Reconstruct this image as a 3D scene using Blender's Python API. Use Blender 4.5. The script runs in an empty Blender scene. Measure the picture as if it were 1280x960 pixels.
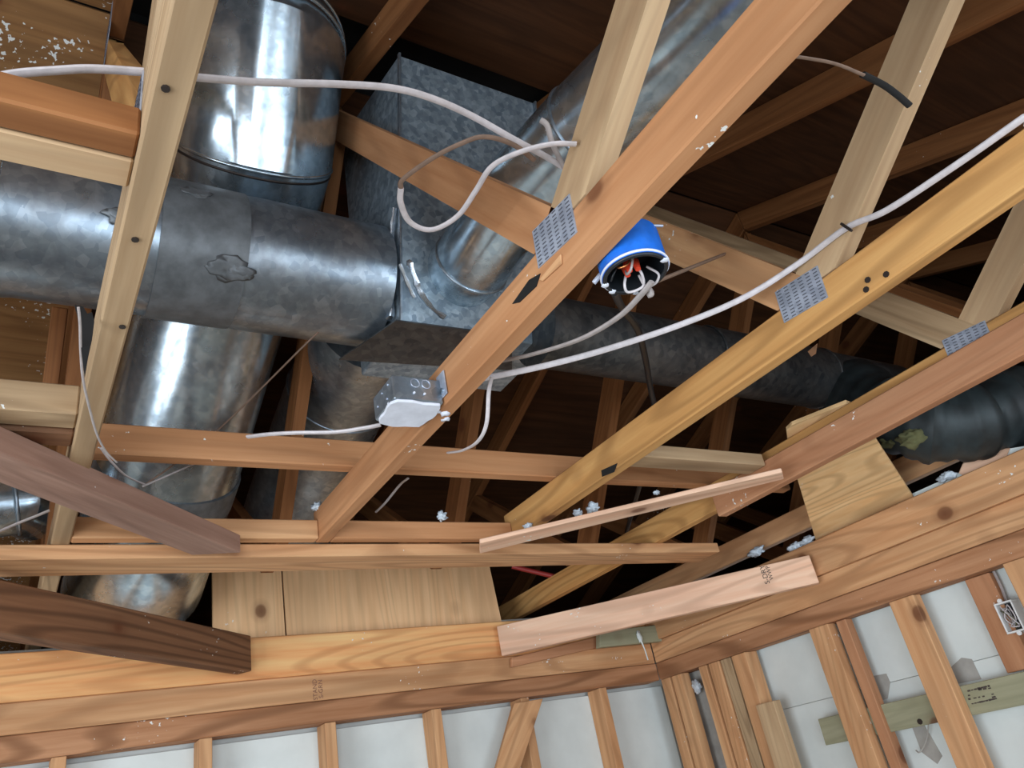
import bpy, bmesh, math, random
from mathutils import Vector, Matrix, noise
random.seed(7)
D = bpy.data
COL = bpy.context.scene.collection
SC = bpy.context.scene

# ------------------------------------------------------------------ camera
# the camera sits at the origin: X runs along the trusses, -Y along the far wall, Z up
F = 967.0
RX = None
def _norm(v): return v.normalized()
def _cray(p): return Vector((p[0]-640, -(p[1]-480), -F)).normalized()
_z = _cray((266, -1310)); _x = _cray((-40, 1145)); _x = (_x-_z*_x.dot(_z)).normalized(); _y = _z.cross(_x)
ROT = Matrix((_x, _y, _z))
cam = D.objects.new('camera', D.cameras.new('camera')); COL.objects.link(cam)
cam.data.sensor_width = 36; cam.data.lens = F/1280*36; cam.data.clip_start = 0.02
cam.matrix_world = ROT.to_4x4()
SC.camera = cam
def W(px, py): return ROT @ _cray((px, py))
def PX(px, py, X): w = W(px, py); return w*(X/w.x)
def PY(px, py, Y): w = W(px, py); return w*(Y/w.y)
def PZ(px, py, z): w = W(px, py); return w*(z/w.z)
def PD(px, py, d): return W(px, py)*d
def PP(px, py, p0, n): w = W(px, py); return w*(p0.dot(n)/w.dot(n))

# ------------------------------------------------------------------ light
SC.view_settings.view_transform = 'Standard'; SC.view_settings.look = 'None'
SC.view_settings.exposure = 0.52; SC.view_settings.gamma = 1
SC.view_settings.use_curve_mapping = False
wd = D.worlds.new('world'); SC.world = wd; wd.use_nodes = True
wd.node_tree.nodes['Background'].inputs[0].default_value = (.62, .78, 1, 1)
wd.node_tree.nodes['Background'].inputs[1].default_value = 1.0
def area(name, loc, rot, sx, sy, power, col):
    l = D.lights.new(name, 'AREA'); l.shape = 'RECTANGLE'; l.size = sx; l.size_y = sy; l.energy = power; l.color = col
    o = D.objects.new(name, l); COL.objects.link(o); o.location = loc; o.rotation_euler = rot; return o
ZF = -2.03          # floor
XB, YN = -1.75, 2.45   # back wall and near wall
XFAR, YR = 2.72, -2.45  # stud faces of the far and right walls
R90 = math.pi/2
# daylight at the windows (openings are built further down)
area('window_daylight', (XB+.01, .9, -.15), (0, -R90, 0), 1.3, 1.7, 40, (.80, .90, 1))
area('window_daylight', (XB+.01, -1.3, -.15), (0, -R90, 0), 1.3, 1.5, 29, (.80, .90, 1))
area('window_daylight', (.1, YN-.01, -.62), (-R90, 0, 0), 2.2, 2.1, 74, (.86, .93, 1))

# ------------------------------------------------------------------ materials
def lin(c):
    return tuple(((v/255)/12.92 if v/255 <= .04045 else ((v/255+.055)/1.055)**2.4) for v in c)+(1,)
class NT:
    def __init__(s, name):
        s.m = D.materials.new(name); s.m.use_nodes = True; s.t = s.m.node_tree; s.b = s.t.nodes['Principled BSDF']
    def n(s, typ, **kw):
        nd = s.t.nodes.new(typ)
        for k, v in kw.items():
            if k in nd.inputs: nd.inputs[k].default_value = v
            else: setattr(nd, k, v)
        return nd
    def l(s, a, b): s.t.links.new(a, b)
    def coords(s, scale=(1, 1, 1), rnd=True):
        tc = s.n('ShaderNodeTexCoord'); out = tc.outputs['Object']
        if rnd:
            oi = s.n('ShaderNodeObjectInfo')
            mu = s.n('ShaderNodeVectorMath', operation='SCALE'); mu.inputs[0].default_value = (37, 53, 71); s.l(oi.outputs['Random'], mu.inputs['Scale'])
            ad = s.n('ShaderNodeVectorMath', operation='ADD'); s.l(out, ad.inputs[0]); s.l(mu.outputs[0], ad.inputs[1]); out = ad.outputs[0]
        s.base = out
        return s.sc(scale)
    def sc(s, scale):
        mp = s.n('ShaderNodeVectorMath', operation='MULTIPLY'); mp.inputs[1].default_value = scale; s.l(s.base, mp.inputs[0]); return mp.outputs[0]
    def noise(s, vec, scale, detail=3, rough=.55, dist=0):
        nd = s.n('ShaderNodeTexNoise'); nd.inputs['Scale'].default_value = scale; nd.inputs['Detail'].default_value = detail
        nd.inputs['Roughness'].default_value = rough; nd.inputs['Distortion'].default_value = dist; s.l(vec, nd.inputs['Vector']); return nd.outputs['Fac']
    def ramp(s, fac, stops):
        r = s.n('ShaderNodeValToRGB'); s.l(fac, r.inputs[0]); e = r.color_ramp.elements
        while len(e) < len(stops): e.new(.5)
        for el, (p, c) in zip(e, stops): el.position = p; el.color = c if len(c) == 4 else (*c, 1)
        return r.outputs[0]
    def mix(s, fac, a, b, mode='MIX'):
        m = s.n('ShaderNodeMix', data_type='RGBA', blend_type=mode)
        for sock, v in ((m.inputs['Factor'], fac), (m.inputs['A'], a), (m.inputs['B'], b)):
            if isinstance(v, (int, float, tuple)): sock.default_value = v
            else: s.l(v, sock)
        # the generic socket names repeat per type: fetch the colour ones
        return m
    def mixc(s, fac, a, b, mode='MIX'):
        m = s.n('ShaderNodeMix', data_type='RGBA', blend_type=mode)
        for idx, v in ((0, fac), (6, a), (7, b)):
            if isinstance(v, (int, float, tuple)): m.inputs[idx].default_value = v
            else: s.l(v, m.inputs[idx])
        return m.outputs[2]
    def bump(s, h, strength=.2, dist=.002):
        b = s.n('ShaderNodeBump'); b.inputs['Strength'].default_value = strength; b.inputs['Distance'].default_value = dist
        s.l(h, b.inputs['Height']); s.l(b.outputs[0], s.b.inputs['Normal'])
BW = ((0, 0, 0, 1), (1, 1, 1, 1))
def wood(name, light, dark, ring=.5, specks=.0, knots=1.0, stain=.35, rough=.72):
    M = NT(name); M.coords()
    g1 = M.noise(M.sc((1.6, 34, 34)), 1, 4, .6)                    # fine fibre
    rn = M.noise(M.sc((.55, 5.5, 5.5)), 1, 1.2, .4)
    m1 = M.n('ShaderNodeMath', operation='MULTIPLY'); M.l(rn, m1.inputs[0]); m1.inputs[1].default_value = 95
    m2 = M.n('ShaderNodeMath', operation='SINE'); M.l(m1.outputs[0], m2.inputs[0])
    c = M.mixc(M.ramp(g1, [(.3, BW[0]), (.72, BW[1])]), lin(dark), lin(light))
    rg = M.ramp(m2.outputs[0], [(.1, BW[0]), (1, (ring, ring, ring))])
    c = M.mixc(rg, c, lin(tuple(v*.82 for v in dark)))
    st = M.ramp(M.noise(M.sc((1.1, 5, 5)), 1.3, 3), [(.42, BW[0]), (.72, (stain, stain, stain))])
    c = M.mixc(st, c, lin(tuple(v*.70 for v in dark)))
    if knots:
        vo = M.n('ShaderNodeTexVoronoi', feature='F1'); vo.inputs['Scale'].default_value = 4.2; M.l(M.sc((.8, 1, 1)), vo.inputs['Vector'])
        k = M.ramp(vo.outputs['Distance'], [(.0, (.9, .9, .9)), (.075, (.75, .75, .75)), (.1, (.25, .25, .25)), (.17, BW[0])])
        c = M.mixc(k, c, lin((96, 52, 30)))
    if specks:
        sp = M.noise(M.sc((1, 1, 1)), 85, 2, .5); big = M.noise(M.sc((1, 1, 1)), 5, 2)
        ml = M.n('ShaderNodeMath', operation='MULTIPLY'); M.l(sp, ml.inputs[0]); M.l(big, ml.inputs[1])
        t = .47-.07*specks
        s_ = M.ramp(ml.outputs[0], [(t, BW[0]), (t+.015, BW[1])])
        c = M.mixc(s_, c, lin((226, 226, 220)))
    M.l(c, M.b.inputs['Base Color']); M.b.inputs['Roughness'].default_value = rough
    M.b.inputs['Specular IOR Level'].default_value = .25
    M.bump(g1, .25, .0015)
    return M.m
W_ORANGE = wood('pine_orange', (204, 152, 108), (178, 122, 80), .3, .2)
W_YELLOW = wood('pine_yellow', (214, 166, 104), (190, 136, 78), .6, .25)
W_TAN = wood('pine_tan', (196, 168, 132), (162, 132, 98), .5, .25)
W_PALE = wood('pine_pale_web', (202, 172, 134), (178, 144, 108), .2, .1)
W_BROWN = wood('timber_brown', (146, 104, 74), (114, 78, 54), .8, .7)
W_MAUVE = wood('timber_mauve', (172, 138, 120), (140, 106, 90), .3, .4)
W_PINK = wood('fir_pink', (242, 206, 176), (230, 180, 148), .5, .35)
W_PLANK = wood('fir_plank', (242, 196, 134), (232, 158, 100), .5, .3)
W_PLATE = wood('plate_fir', (220, 174, 128), (192, 138, 94), .5, .2)
W_REDPLATE = wood('plate_red_fir', (194, 144, 106), (160, 108, 72), .8, .2)
W_STUD = wood('stud_fir', (218, 170, 124), (194, 140, 96), .35, .1)
W_REDSTUD = wood('stud_red', (198, 146, 108), (174, 118, 82), .25, .2)
W_DECK = wood('roof_plywood', (92, 57, 32), (68, 40, 20), .35, 0, .6, .5)
W_DECKSPLAT_LIT = wood('roof_plywood_splattered_lit', (170, 126, 80), (140, 98, 58), .35, 1.6, .6, .5)  # real splatter, plus a lighter base that paints the bright light on this side
W_DARK = wood('attic_timber', (158, 106, 64), (126, 78, 42), .3, .05)
W_GREEN = wood('treated_board', (166, 162, 134), (142, 140, 112), .2, .0)
W_PLY = wood('plywood_sheet', (240, 198, 150), (222, 174, 126), .25, .1, .35)
W_PLYPALE = wood('plywood_scrap', (242, 208, 156), (230, 184, 128), .6, .25, .7)

def galv(name, lo, hi, r0, r1, dirt=.3, spangle=55, metal=.92):
    M = NT(name); M.coords()
    vo = M.n('ShaderNodeTexVoronoi', feature='F1'); vo.inputs['Scale'].default_value = spangle; M.l(M.sc((1, 1, 1)), vo.inputs['Vector'])
    nz = M.noise(M.sc((1, 1, 1)), 9, 4); mt = M.noise(M.sc((1, 1, 1)), 30, 3)
    sep = M.n('ShaderNodeSeparateColor'); M.l(vo.outputs['Color'], sep.inputs[0])
    c = M.mixc(M.ramp(sep.outputs[0], [(0, BW[0]), (1, BW[1])]), lin(lo), lin(hi))
    c = M.mixc(M.ramp(mt, [(.42, BW[0]), (.62, (.4, .4, .4))]), c, lin(tuple(v*.82 for v in lo)))
    d = M.ramp(nz, [(.45, BW[0]), (.75, (dirt, dirt, dirt))])
    c = M.mixc(d, c, lin((112, 104, 96)))
    M.l(c, M.b.inputs['Base Color']); M.b.inputs['Metallic'].default_value = metal
    rr = M.n('ShaderNodeMapRange'); M.l(nz, rr.inputs[0]); rr.inputs[1].default_value = .3; rr.inputs[2].default_value = .75
    rr.inputs[3].default_value = r0; rr.inputs[4].default_value = r1; M.l(rr.outputs[0], M.b.inputs['Roughness'])
    M.bump(mt, .12, .002)
    return M.m
G_SHINY = galv('galvanised_shiny', (180, 198, 210), (210, 224, 232), .18, .32, .2)
G_MID = galv('galvanised_mid', (142, 156, 168), (172, 184, 194), .26, .44, .4, 55, .82)
G_DULL = galv('galvanised_spangled', (128, 146, 160), (180, 196, 206), .36, .5, .2, 70, .6)
G_DARK = galv('galvanised_dusty', (66, 70, 74), (96, 98, 98), .36, .55, .5, 55, .7)
G_PLATE = galv('nail_plate_zinc', (170, 178, 194), (198, 206, 220), .3, .45, .15, 55, .45)
def plain(name, c, rough=.6, metal=0, var=.0, scale=20):
    M = NT(name); M.coords()
    if var:
        n_ = M.noise(M.sc((1, 1, 1)), scale, 4)
        M.l(M.mixc(M.ramp(n_, [(.35, BW[0]), (.65, BW[1])]), lin(tuple(v*(1-var) for v in c)), lin(c)), M.b.inputs['Base Color'])
        M.bump(n_, .15, .002)
    else: M.b.inputs['Base Color'].default_value = lin(c)
    M.b.inputs['Roughness'].default_value = rough; M.b.inputs['Metallic'].default_value = metal
    return M.m
P_DRY = plain('drywall_paper', (220, 226, 222), .85, 0, .05, 6)
P_DRYG = plain('drywall_torn_grey', (176, 172, 164), .9, 0, .12, 14)
P_CABLE = plain('cable_white', (206, 198, 198), .45, 0, .08, 60)
P_CABLEG = plain('cable_grey', (170, 160, 156), .5, 0, .1, 60)
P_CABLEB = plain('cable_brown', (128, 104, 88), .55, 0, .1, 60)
P_BLACK = plain('cable_black', (22, 26, 30), .45)
P_BLACKP = plain('black_paper', (18, 16, 15), .9, 0, .3, 30)
P_BLUE = plain('blue_plastic', (28, 110, 214), .42, 0, .12, 40)
P_WHITE = plain('white_compound', (222, 226, 236), .8, 0, .06, 40)
P_RED = plain('red_wire_nut', (222, 70, 44), .4)
P_COPPER = plain('bare_copper', (190, 120, 70), .3, .9)
P_FLUFF = plain('blown_insulation', (214, 224, 232), .95, 0, .2, 60)
P_TAPE = plain('duct_tape_grey', (120, 126, 130), .45, .2, .2, 25)
P_FOIL = plain('foil_tape', (186, 196, 206), .22, .9, .15, 60)
P_FLEX = plain('flex_jacket', (50, 60, 62), .55, .2, .5, 9)
P_YELLOW = plain('fibreglass_yellow', (104, 104, 68), .95, 0, .25, 20)
P_PAPER = plain('torn_paper', (122, 84, 54), .9, 0, .25, 30)
P_CONC = plain('concrete_floor', (142, 132, 118), .85, 0, .15, 3)
P_WALL = plain('painted_wall', (206, 204, 198), .85, 0, .04, 4)
P_INK = plain('stamp_ink', (70, 58, 54), .8)
P_INKF = plain('stamp_ink_faded', (132, 92, 72), .8)
P_NAIL = plain('nail_head', (60, 52, 48), .5, .6)
P_SLOT = plain('plate_slot', (104, 106, 116), .5, .5)
P_GLASSFR = plain('window_frame_white', (225, 226, 224), .5)
P_REDP = plain('red_pipe', (150, 44, 40), .5)

# ------------------------------------------------------------------ builders
def tag(o, label=None, cat=None, group=None, kind=None):
    if label: o['label'] = label
    if cat: o['category'] = cat
    if group: o['group'] = group
    if kind: o['kind'] = kind
    return o
def empty(name, loc=(0, 0, 0), parent=None):
    o = D.objects.new(name, None); COL.objects.link(o); o.location = loc; o.empty_display_size = .1
    if parent: o.parent = parent
    return o
def link(name, me, mat, mw=None, parent=None):
    o = D.objects.new(name, me); COL.objects.link(o)
    if mat and not me.materials: me.materials.append(mat)
    if mw is not None: o.matrix_world = mw
    if parent is not None:
        o.parent = parent
        pm = Matrix.Translation(parent.location) if parent.type == 'EMPTY' else parent_world(parent)
        o.matrix_parent_inverse = pm.inverted()
    return o
def parent_world(p):
    m = p.matrix_basis.copy()
    if p.parent: return parent_world(p.parent) @ p.matrix_parent_inverse @ m
    return m
def frame(x, up=Vector((0, 0, 1)), loc=Vector()):
    x = Vector(x).normalized(); up = Vector(up)
    y = up.cross(x)
    if y.length < 1e-4: y = x.orthogonal()
    y.normalize(); z = x.cross(y)
    return Matrix(((x.x, y.x, z.x, loc.x), (x.y, y.y, z.y, loc.y), (x.z, y.z, z.z, loc.z), (0, 0, 0, 1)))
def bevel(bm, off):
    bmesh.ops.recalc_face_normals(bm, faces=bm.faces)
    if off: bmesh.ops.bevel(bm, geom=list(bm.edges), offset=off, segments=1, affect='EDGES', profile=.5)
def tomesh(bm, name):
    me = D.meshes.new(name); bm.to_mesh(me); bm.free(); return me
def board(name, p0, p1, w, h, mat, up=(0, 0, 1), anchor=0, parent=None, bev=.0025):
    """timber from p0 to p1; w across, h along up; anchor 0 centre, 1 the line is the middle of the bottom face"""
    p0 = Vector(p0); p1 = Vector(p1); d = p1-p0; mw = frame(d, up, (p0+p1)/2); L = d.length
    bm = bmesh.new(); bmesh.ops.create_cube(bm, size=1)
    for v in bm.verts:
        v.co = Vector((v.co.x*L, v.co.y*w, v.co.z*h+(h/2 if anchor else 0)))
    bevel(bm, bev)
    return link(name, tomesh(bm, name), mat, mw, parent)
def prism(name, pts, ext, mat, xdir=None, parent=None, bev=.002):
    """polygon pts (3-D, planar) thickened by vector ext; local x follows xdir so that the grain does"""
    pts = [Vector(p) for p in pts]; ext = Vector(ext)
    c = sum(pts, Vector())/len(pts)+ext/2
    mw = frame(xdir if xdir is not None else pts[1]-pts[0], ext, c); inv = mw.inverted()
    bm = bmesh.new(); a = [bm.verts.new(inv @ p) for p in pts]; b = [bm.verts.new(inv @ (p+ext)) for p in pts]
    n = len(pts); bm.faces.new(a); bm.faces.new(b[::-1])
    for i in range(n): bm.faces.new((a[i], b[i], b[(i+1) % n], a[(i+1) % n]))
    bevel(bm, bev)
    return link(name, tomesh(bm, name), mat, mw, parent)
def box(name, lo, hi, mat, parent=None, bev=.002, xdir='x'):
    lo = Vector(lo); hi = Vector(hi); c = (lo+hi)/2
    ax = {'x': (1, 0, 0), 'y': (0, 1, 0), 'z': (0, 0, 1)}[xdir]
    s = hi-lo; i = 'xyz'.index(xdir)
    d = Vector(ax)*s[i]/2
    if xdir == 'z': return board(name, c-d, c+d, s.y, s.x, mat, (1, 0, 0), 0, parent, bev)
    if xdir == 'x': return board(name, c-d, c+d, s.y, s.z, mat, (0, 0, 1), 0, parent, bev)
    return board(name, c-d, c+d, s.x, s.z, mat, (0, 0, 1), 0, parent, bev)
def catmull(pts, n=8):
    pts = [Vector(p) for p in pts]; P = [pts[0]*2-pts[1]]+pts+[pts[-1]*2-pts[-2]]; out = []
    for i in range(1, len(P)-2):
        a, b, c, d = P[i-1:i+3]
        for k in range(n):
            t = k/n
            out.append(.5*((2*b)+(c-a)*t+(2*a-5*b+4*c-d)*t*t+(3*b-a-3*c+d)*t**3))
    out.append(pts[-1]); return out
def tube_mesh(name, pts, rad, seg=12, flat=1.0, cap=True, up0=(0, 0, 1), sharp=None):
    """rings along pts; rad a number or a list; flat squeezes the cross-section"""
    pts = [Vector(p) for p in pts]; n = len(pts)
    if not isinstance(rad, (list, tuple)): rad = [rad]*n
    T = []
    for i in range(n):
        a = pts[max(i-1, 0)]; b = pts[min(i+1, n-1)]; T.append((b-a).normalized())
    u = Vector(up0); u = u-T[0]*u.dot(T[0])
    if u.length < 1e-3: u = T[0].orthogonal()
    u.normalize(); V = []; Fc = []
    for i in range(n):
        u = (u-T[i]*u.dot(T[i])).normalized(); w = T[i].cross(u)
        k = 1.0
        if 0 < i < n-1:
            c = (pts[i]-pts[i-1]).normalized().dot((pts[i+1]-pts[i]).normalized()); k = 1
        for j in range(seg):
            a = 2*math.pi*j/seg
            V.append(pts[i]+(w*math.cos(a)+u*math.sin(a)*flat)*rad[i]*k)
    for i in range(n-1):
        for j in range(seg):
            Fc.append((i*seg+j, i*seg+(j+1) % seg, (i+1)*seg+(j+1) % seg, (i+1)*seg+j))
    if cap: Fc.append(tuple(range(seg))[::-1]); Fc.append(tuple((n-1)*seg+j for j in range(seg)))
    me = D.meshes.new(name); me.from_pydata([tuple(v) for v in V], [], Fc); me.update()
    for p in me.polygons: p.use_smooth = True
    me.set_sharp_from_angle(angle=math.radians(sharp or 38))
    return me
def tube(name, pts, rad, mat, seg=12, flat=1.0, parent=None, smooth=0, cap=True, up0=(0, 0, 1), sharp=None):
    pts = [Vector(p) for p in pts]
    if smooth: pts = catmull(pts, smooth)
    c = pts[len(pts)//2].copy(); me = tube_mesh(name, [p-c for p in pts], rad, seg, flat, cap, up0, sharp)
    return link(name, me, mat, Matrix.Translation(c), parent)
def ring(name, c, axis, R, r, mat, parent=None, seg=40):
    axis = Vector(axis).normalized(); u = axis.orthogonal().normalized(); w = axis.cross(u); c = Vector(c)
    V = []; Fc = []; q = 6
    for i in range(seg):
        a = 2*math.pi*i/seg; d = u*math.cos(a)+w*math.sin(a)
        for j in range(q):
            b = 2*math.pi*j/q; V.append(tuple(d*(R+r*math.cos(b))+axis*r*math.sin(b)))
    for i in range(seg):
        for j in range(q): Fc.append((i*q+j, ((i+1) % seg)*q+j, ((i+1) % seg)*q+(j+1) % q, i*q+(j+1) % q))
    me = D.meshes.new(name); me.from_pydata(V, [], Fc)
    for p in me.polygons: p.use_smooth = True
    return link(name, me, mat, Matrix.Translation(c), parent)
def blob(name, c, size, mat, parent=None, sub=3, amp=.45, fr=1.6, seed=0, xdir=None):
    bm = bmesh.new(); bmesh.ops.create_icosphere(bm, subdivisions=sub, radius=1)
    for v in bm.verts:
        k = 1+amp*noise.noise(v.co*fr+Vector((seed, seed*1.7, 0)))+amp*.5*noise.noise(v.co*fr*2.7+Vector((seed*3, 0, 1)))
        v.co = Vector((v.co.x*size[0], v.co.y*size[1], v.co.z*size[2]))*k
    me = tomesh(bm, name)
    for p in me.polygons: p.use_smooth = True
    return link(name, me, mat, frame(xdir, (0, 1, 0), Vector(c)) if xdir is not None else Matrix.Translation(Vector(c)), parent)
def boxes_mesh(name, items, mat, mw, parent=None):
    """one mesh from several small boxes (centre, size) in the frame mw"""
    bm = bmesh.new()
    for c, s in items:
        r = bmesh.ops.create_cube(bm, size=1)
        for v in r['verts']: v.co = Vector((v.co.x*s[0]+c[0], v.co.y*s[1]+c[1], v.co.z*s[2]+c[2]))
    return link(name, tomesh(bm, name), mat, mw, parent)
def nail(p, d, parent=None, r=.004):
    p = Vector(p); d = Vector(d).normalized()
    return tube('nail_head', [p, p+d*.002], r, P_NAIL, 8, parent=parent)

# ------------------------------------------------------------------ setting: room shell
S = lambda o: tag(o, kind='structure')
fl = S(box('floor', (XB-.1, YR-.2, ZF-.1), (5.0, YN+.1, ZF), P_CONC, bev=0))
# back wall with two window openings, near wall with a wide glazed door
def wall_open(name, axis, pos, th, u0, u1, z0, z1, holes, mat):
    root = S(empty(name, (0, 0, 0)))
    def seg(a, b, c, d):
        if b-a < .005 or d-c < .005: return
        if axis == 'x': box('wall_panel', (pos, a, c), (pos+th, b, d), mat, root, 0)
        else: box('wall_panel', (a, pos, c), (b, pos+th, d), mat, root, 0)
    u = u0
    for (a, b, c, d) in holes:
        seg(u, a, z0, z1); seg(a, b, z0, c); seg(a, b, d, z1); u = b
    seg(u, u1, z0, z1)
    return root
wall_open('wall_back', 'x', XB-.12, .12, YR-.2, YN+.12, ZF, .69, [(-2.05, -.55, -.8, .5), (.05, 1.75, -.8, .5)], P_WALL)
wall_open('wall_near', 'y', YN, .12, XB, 5.0, ZF, .69, [(-1.0, 1.2, -1.67, .43)], P_WALL)
def window(name, axis, pos, a, b, c, d):
    w = S(empty(name, (0, 0, 0)))
    t = .05
    def bar(a0, b0, c0, d0):
        if axis == 'x': box('window_frame', (pos-.08, a0, c0), (pos-.03, b0, d0), P_GLASSFR, w)
        else: box('window_frame', (a0, pos+.03, c0), (b0, pos+.08, d0), P_GLASSFR, w)
    bar(a, b, c, c+t); bar(a, b, d-t, d); bar(a, a+t, c+t, d-t); bar(b-t, b, c+t, d-t); m = (a+b)/2; bar(m-t/2, m+t/2, c+t, d-t)
window('window_1', 'x', XB, -2.05, -.55, -.8, .5)
window('window_2', 'x', XB, .05, 1.75, -.8, .5)
window('window_3', 'y', YN, -1.0, 1.2, -1.67, .43)

# far wall: studs, plates and the backs of the neighbouring room's drywall
TP0, TP1, RM1 = .344, .414, .500
wf = S(empty('wall_far', (XFAR, 0, ZF)))
box('top_plate', (XFAR, YR, TP0), (XFAR+.089, YN, TP1), W_REDPLATE, wf, .003, 'y')
box('rim_board', (XFAR-.004, YR+.005, TP1+.001), (XFAR+.034, YN, RM1), W_PLATE, wf, .003, 'y')
for y in (.995, .6, .205, -.19, -.585, -.983, -1.381, -1.765, -2.151):
    box('stud', (XFAR+.003, y, ZF+.04), (XFAR+.089, y+.038, TP0-.001), W_STUD, wf, .002, 'z')
b0 = PX(668, 874, XFAR-.001); b1 = PX(622, 975, XFAR-.001)
prism('brace', [PX(643, 879, XFAR-.018), PX(679, 873, XFAR-.018), PX(650, 962, XFAR-.018), PX(590, 1062, XFAR-.018), PX(560, 1062, XFAR-.018), PX(620, 962, XFAR-.018)], (.019, 0, 0), W_PLATE, b1-b0, wf)
ys = [YN, .995, .6, .205, -.19, -.585, -.983, -1.381, -1.765, -2.151, YR-.1]
for a, b in zip(ys[::2], ys[2::2]):
    box('drywall_sheet', (XFAR+.09, b+.022, ZF), (XFAR+.103, a+.016, TP0-.014), P_DRY, wf, .001)
box('bottom_plate', (XFAR, YR, ZF), (XFAR+.089, YN, ZF+.038), W_PLATE, wf, .003, 'y')

box('added_unseen_sheet', (XFAR+.115, YR-.2, ZF), (XFAR+.127, YN, .65), P_WALL, wf, 0)  # unseen sheet added to stop sky light leaking through the wall gaps
# right wall
wr = S(empty('wall_right', (0, YR, ZF)))
box('top_plate', (XB, YR-.089, TP0), (XFAR+.002, YR, TP1), W_REDPLATE, wr, .003)
box('rim_board', (XB, YR-.034, TP1+.001), (XFAR-.0045, YR+.004, RM1), W_PLATE, wr, .003)
box('bottom_plate', (XB, YR-.12, ZF), (XFAR, YR-.002, ZF+.038), W_PLATE, wr, .003)
def rstud(x0, x1, y0, y1, mat, z0=ZF+.04, z1=TP0-.001):
    return box('stud', (x0, YR-y1, z0), (x1, YR-y0, z1), mat, wr, .002, 'z')
rstud(2.66, 2.715, 0, .089, W_STUD)
rstud(2.585, 2.65, .004, .05, W_PLATE)
rstud(2.43, 2.475, .002, .089, W_STUD)
rstud(2.36, 2.42, .006, .07, W_STUD)
rstud(2.30, 2.355, .012, .08, W_TAN)
rstud(2.215, 2.29, .010, .08, W_STUD)
rstud(2.135, 2.225, -.01, .03, W_PALE, ZF+.04, .15)
rstud(1.80, 1.885, .002, .045, W_STUD)
rstud(1.745, 1.785, .03, .07, W_REDSTUD)
rstud(1.455, 1.545, .002, .045, W_STUD)
rstud(1.235, 1.315, .072, .108, W_REDSTUD, .064)
rstud(1.20, 1.28, .072, .108, W_REDSTUD, ZF+.04, -.03)
rstud(1.06, 1.155, .004, .06, W_STUD)
for x in (.72, .30, -.12, -.55, -1.0, -1.45): rstud(x, x+.038, .002, .089, W_STUD)
JZ = .118
for (x0, x1) in ((-.6, .62), (.623, 1.84), (1.843, 2.48)):
    box('drywall_sheet', (x0, YR-.124, JZ+.0012), (x1, YR-.111, TP0+.02), P_DRY, wr, .001)
    box('drywall_sheet', (x0, YR-.124, ZF), (x1, YR-.111, JZ), P_DRY, wr, .001)
box('drywall_sheet', (2.482, YR-.10, ZF), (2.72, YR-.09, TP0), P_DRYG, wr, .001)
box('drywall_sheet', (XB, YR-.124, ZF), (-.603, YR-.111, TP0), P_DRY, wr, .001)
box('added_unseen_sheet', (XB, YR-.145, ZF), (XFAR+.11, YR-.130, .65), P_WALL, wr, 0)  # unseen too, added to keep sky light out of the drywall joints
# torn paper and tape patches left on the drywall
YD = YR-.1105
for poly in ([(1085, 846), (1108, 842), (1113, 853), (1110, 873), (1089, 880), (1082, 858)], [(1180, 842), (1202, 822), (1215, 824), (1227, 849), (1196, 855)],
             [(1140, 908), (1155, 905), (1178, 945), (1172, 955), (1152, 940)]):
    prism('torn_paper', [PY(x, y, YD) for x, y in poly], (0, .0012, 0), P_DRYG, (1, 0, 0), wr, 0)
tube('paper_curl', [PY(1150, 906, YR-.10), PY(1160, 903, YR-.08), PY(1158, 925, YR-.08), PY(1150, 940, YR-.07), PY(1145, 938, YR-.08)], .0022, P_DRYG, 6, parent=wr, smooth=5)
# the ceilings of the rooms next door close the attic floor beyond both walls
S(box('ceiling', (XFAR+.10, YR-.5, .655), (4.9, YN, .668), P_DRYG, bev=0))
S(box('ceiling', (XB, -6.2, .655), (4.9, YR-.27, .668), P_DRYG, bev=0))

# ------------------------------------------------------------------ roof deck
XRG = 1.55                                   # ridge
def zroof(x): return 1.415+.41*x if x <= XRG else 1.415+.41*(2*XRG-x)
ND = Vector((1, 0, .41)).normalized(); NF = Vector((1, 0, -.41)).normalized()
UPN = Vector((-.41, 0, 1)).normalized(); UPF = Vector((.41, 0, 1)).normalized()
deck = S(empty('ceiling', (XRG, 0, zroof(XRG)))); deck.name = 'ceiling_roof_deck'
yb = [3.0, 1.36, .52, -.088, -.695, -1.299, -2.535, -3.75, -4.97, -6.3]
def deck_panel(x0, x1, y0, y1, near, mat=W_DECK):
    up = UPN if near else UPF
    prism('deck_panel', [(x0, y0, zroof(x0)), (x1, y0, zroof(x1)), (x1, y1, zroof(x1)), (x0, y1, zroof(x0))], up*.013, mat, (0, 1, 0), deck, 0)
for i in range(len(yb)-1):
    y1, y0 = yb[i]-.0015, yb[i+1]+.0015
    xr = 1.235 if -1.0 < yb[i] < -.05 else XRG-.005
    m = W_DECKSPLAT_LIT if yb[i] > -.05 else W_DECK
    deck_panel(-2.3, .12, y0, y1, True, m); deck_panel(.123, xr, y0, y1, True, m)
    deck_panel(XRG+.005, 2.9, y0, y1, False, m); deck_panel(2.903, 5.4, y0, y1, False, m)
S(prism('roof_felt', [(-2.4, -6.4, zroof(-2.4)+.03), (XRG, -6.4, zroof(XRG)+.03), (5.5, -6.4, zroof(5.5)+.03), (5.5, -6.4, zroof(5.5)+.06), (XRG, -6.4, zroof(XRG)+.06), (-2.4, -6.4, zroof(-2.4)+.06)], (0, 9.6, 0), P_BLACKP, (1, 0, 0), None, 0)).name = 'trim_roof_felt'
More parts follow.
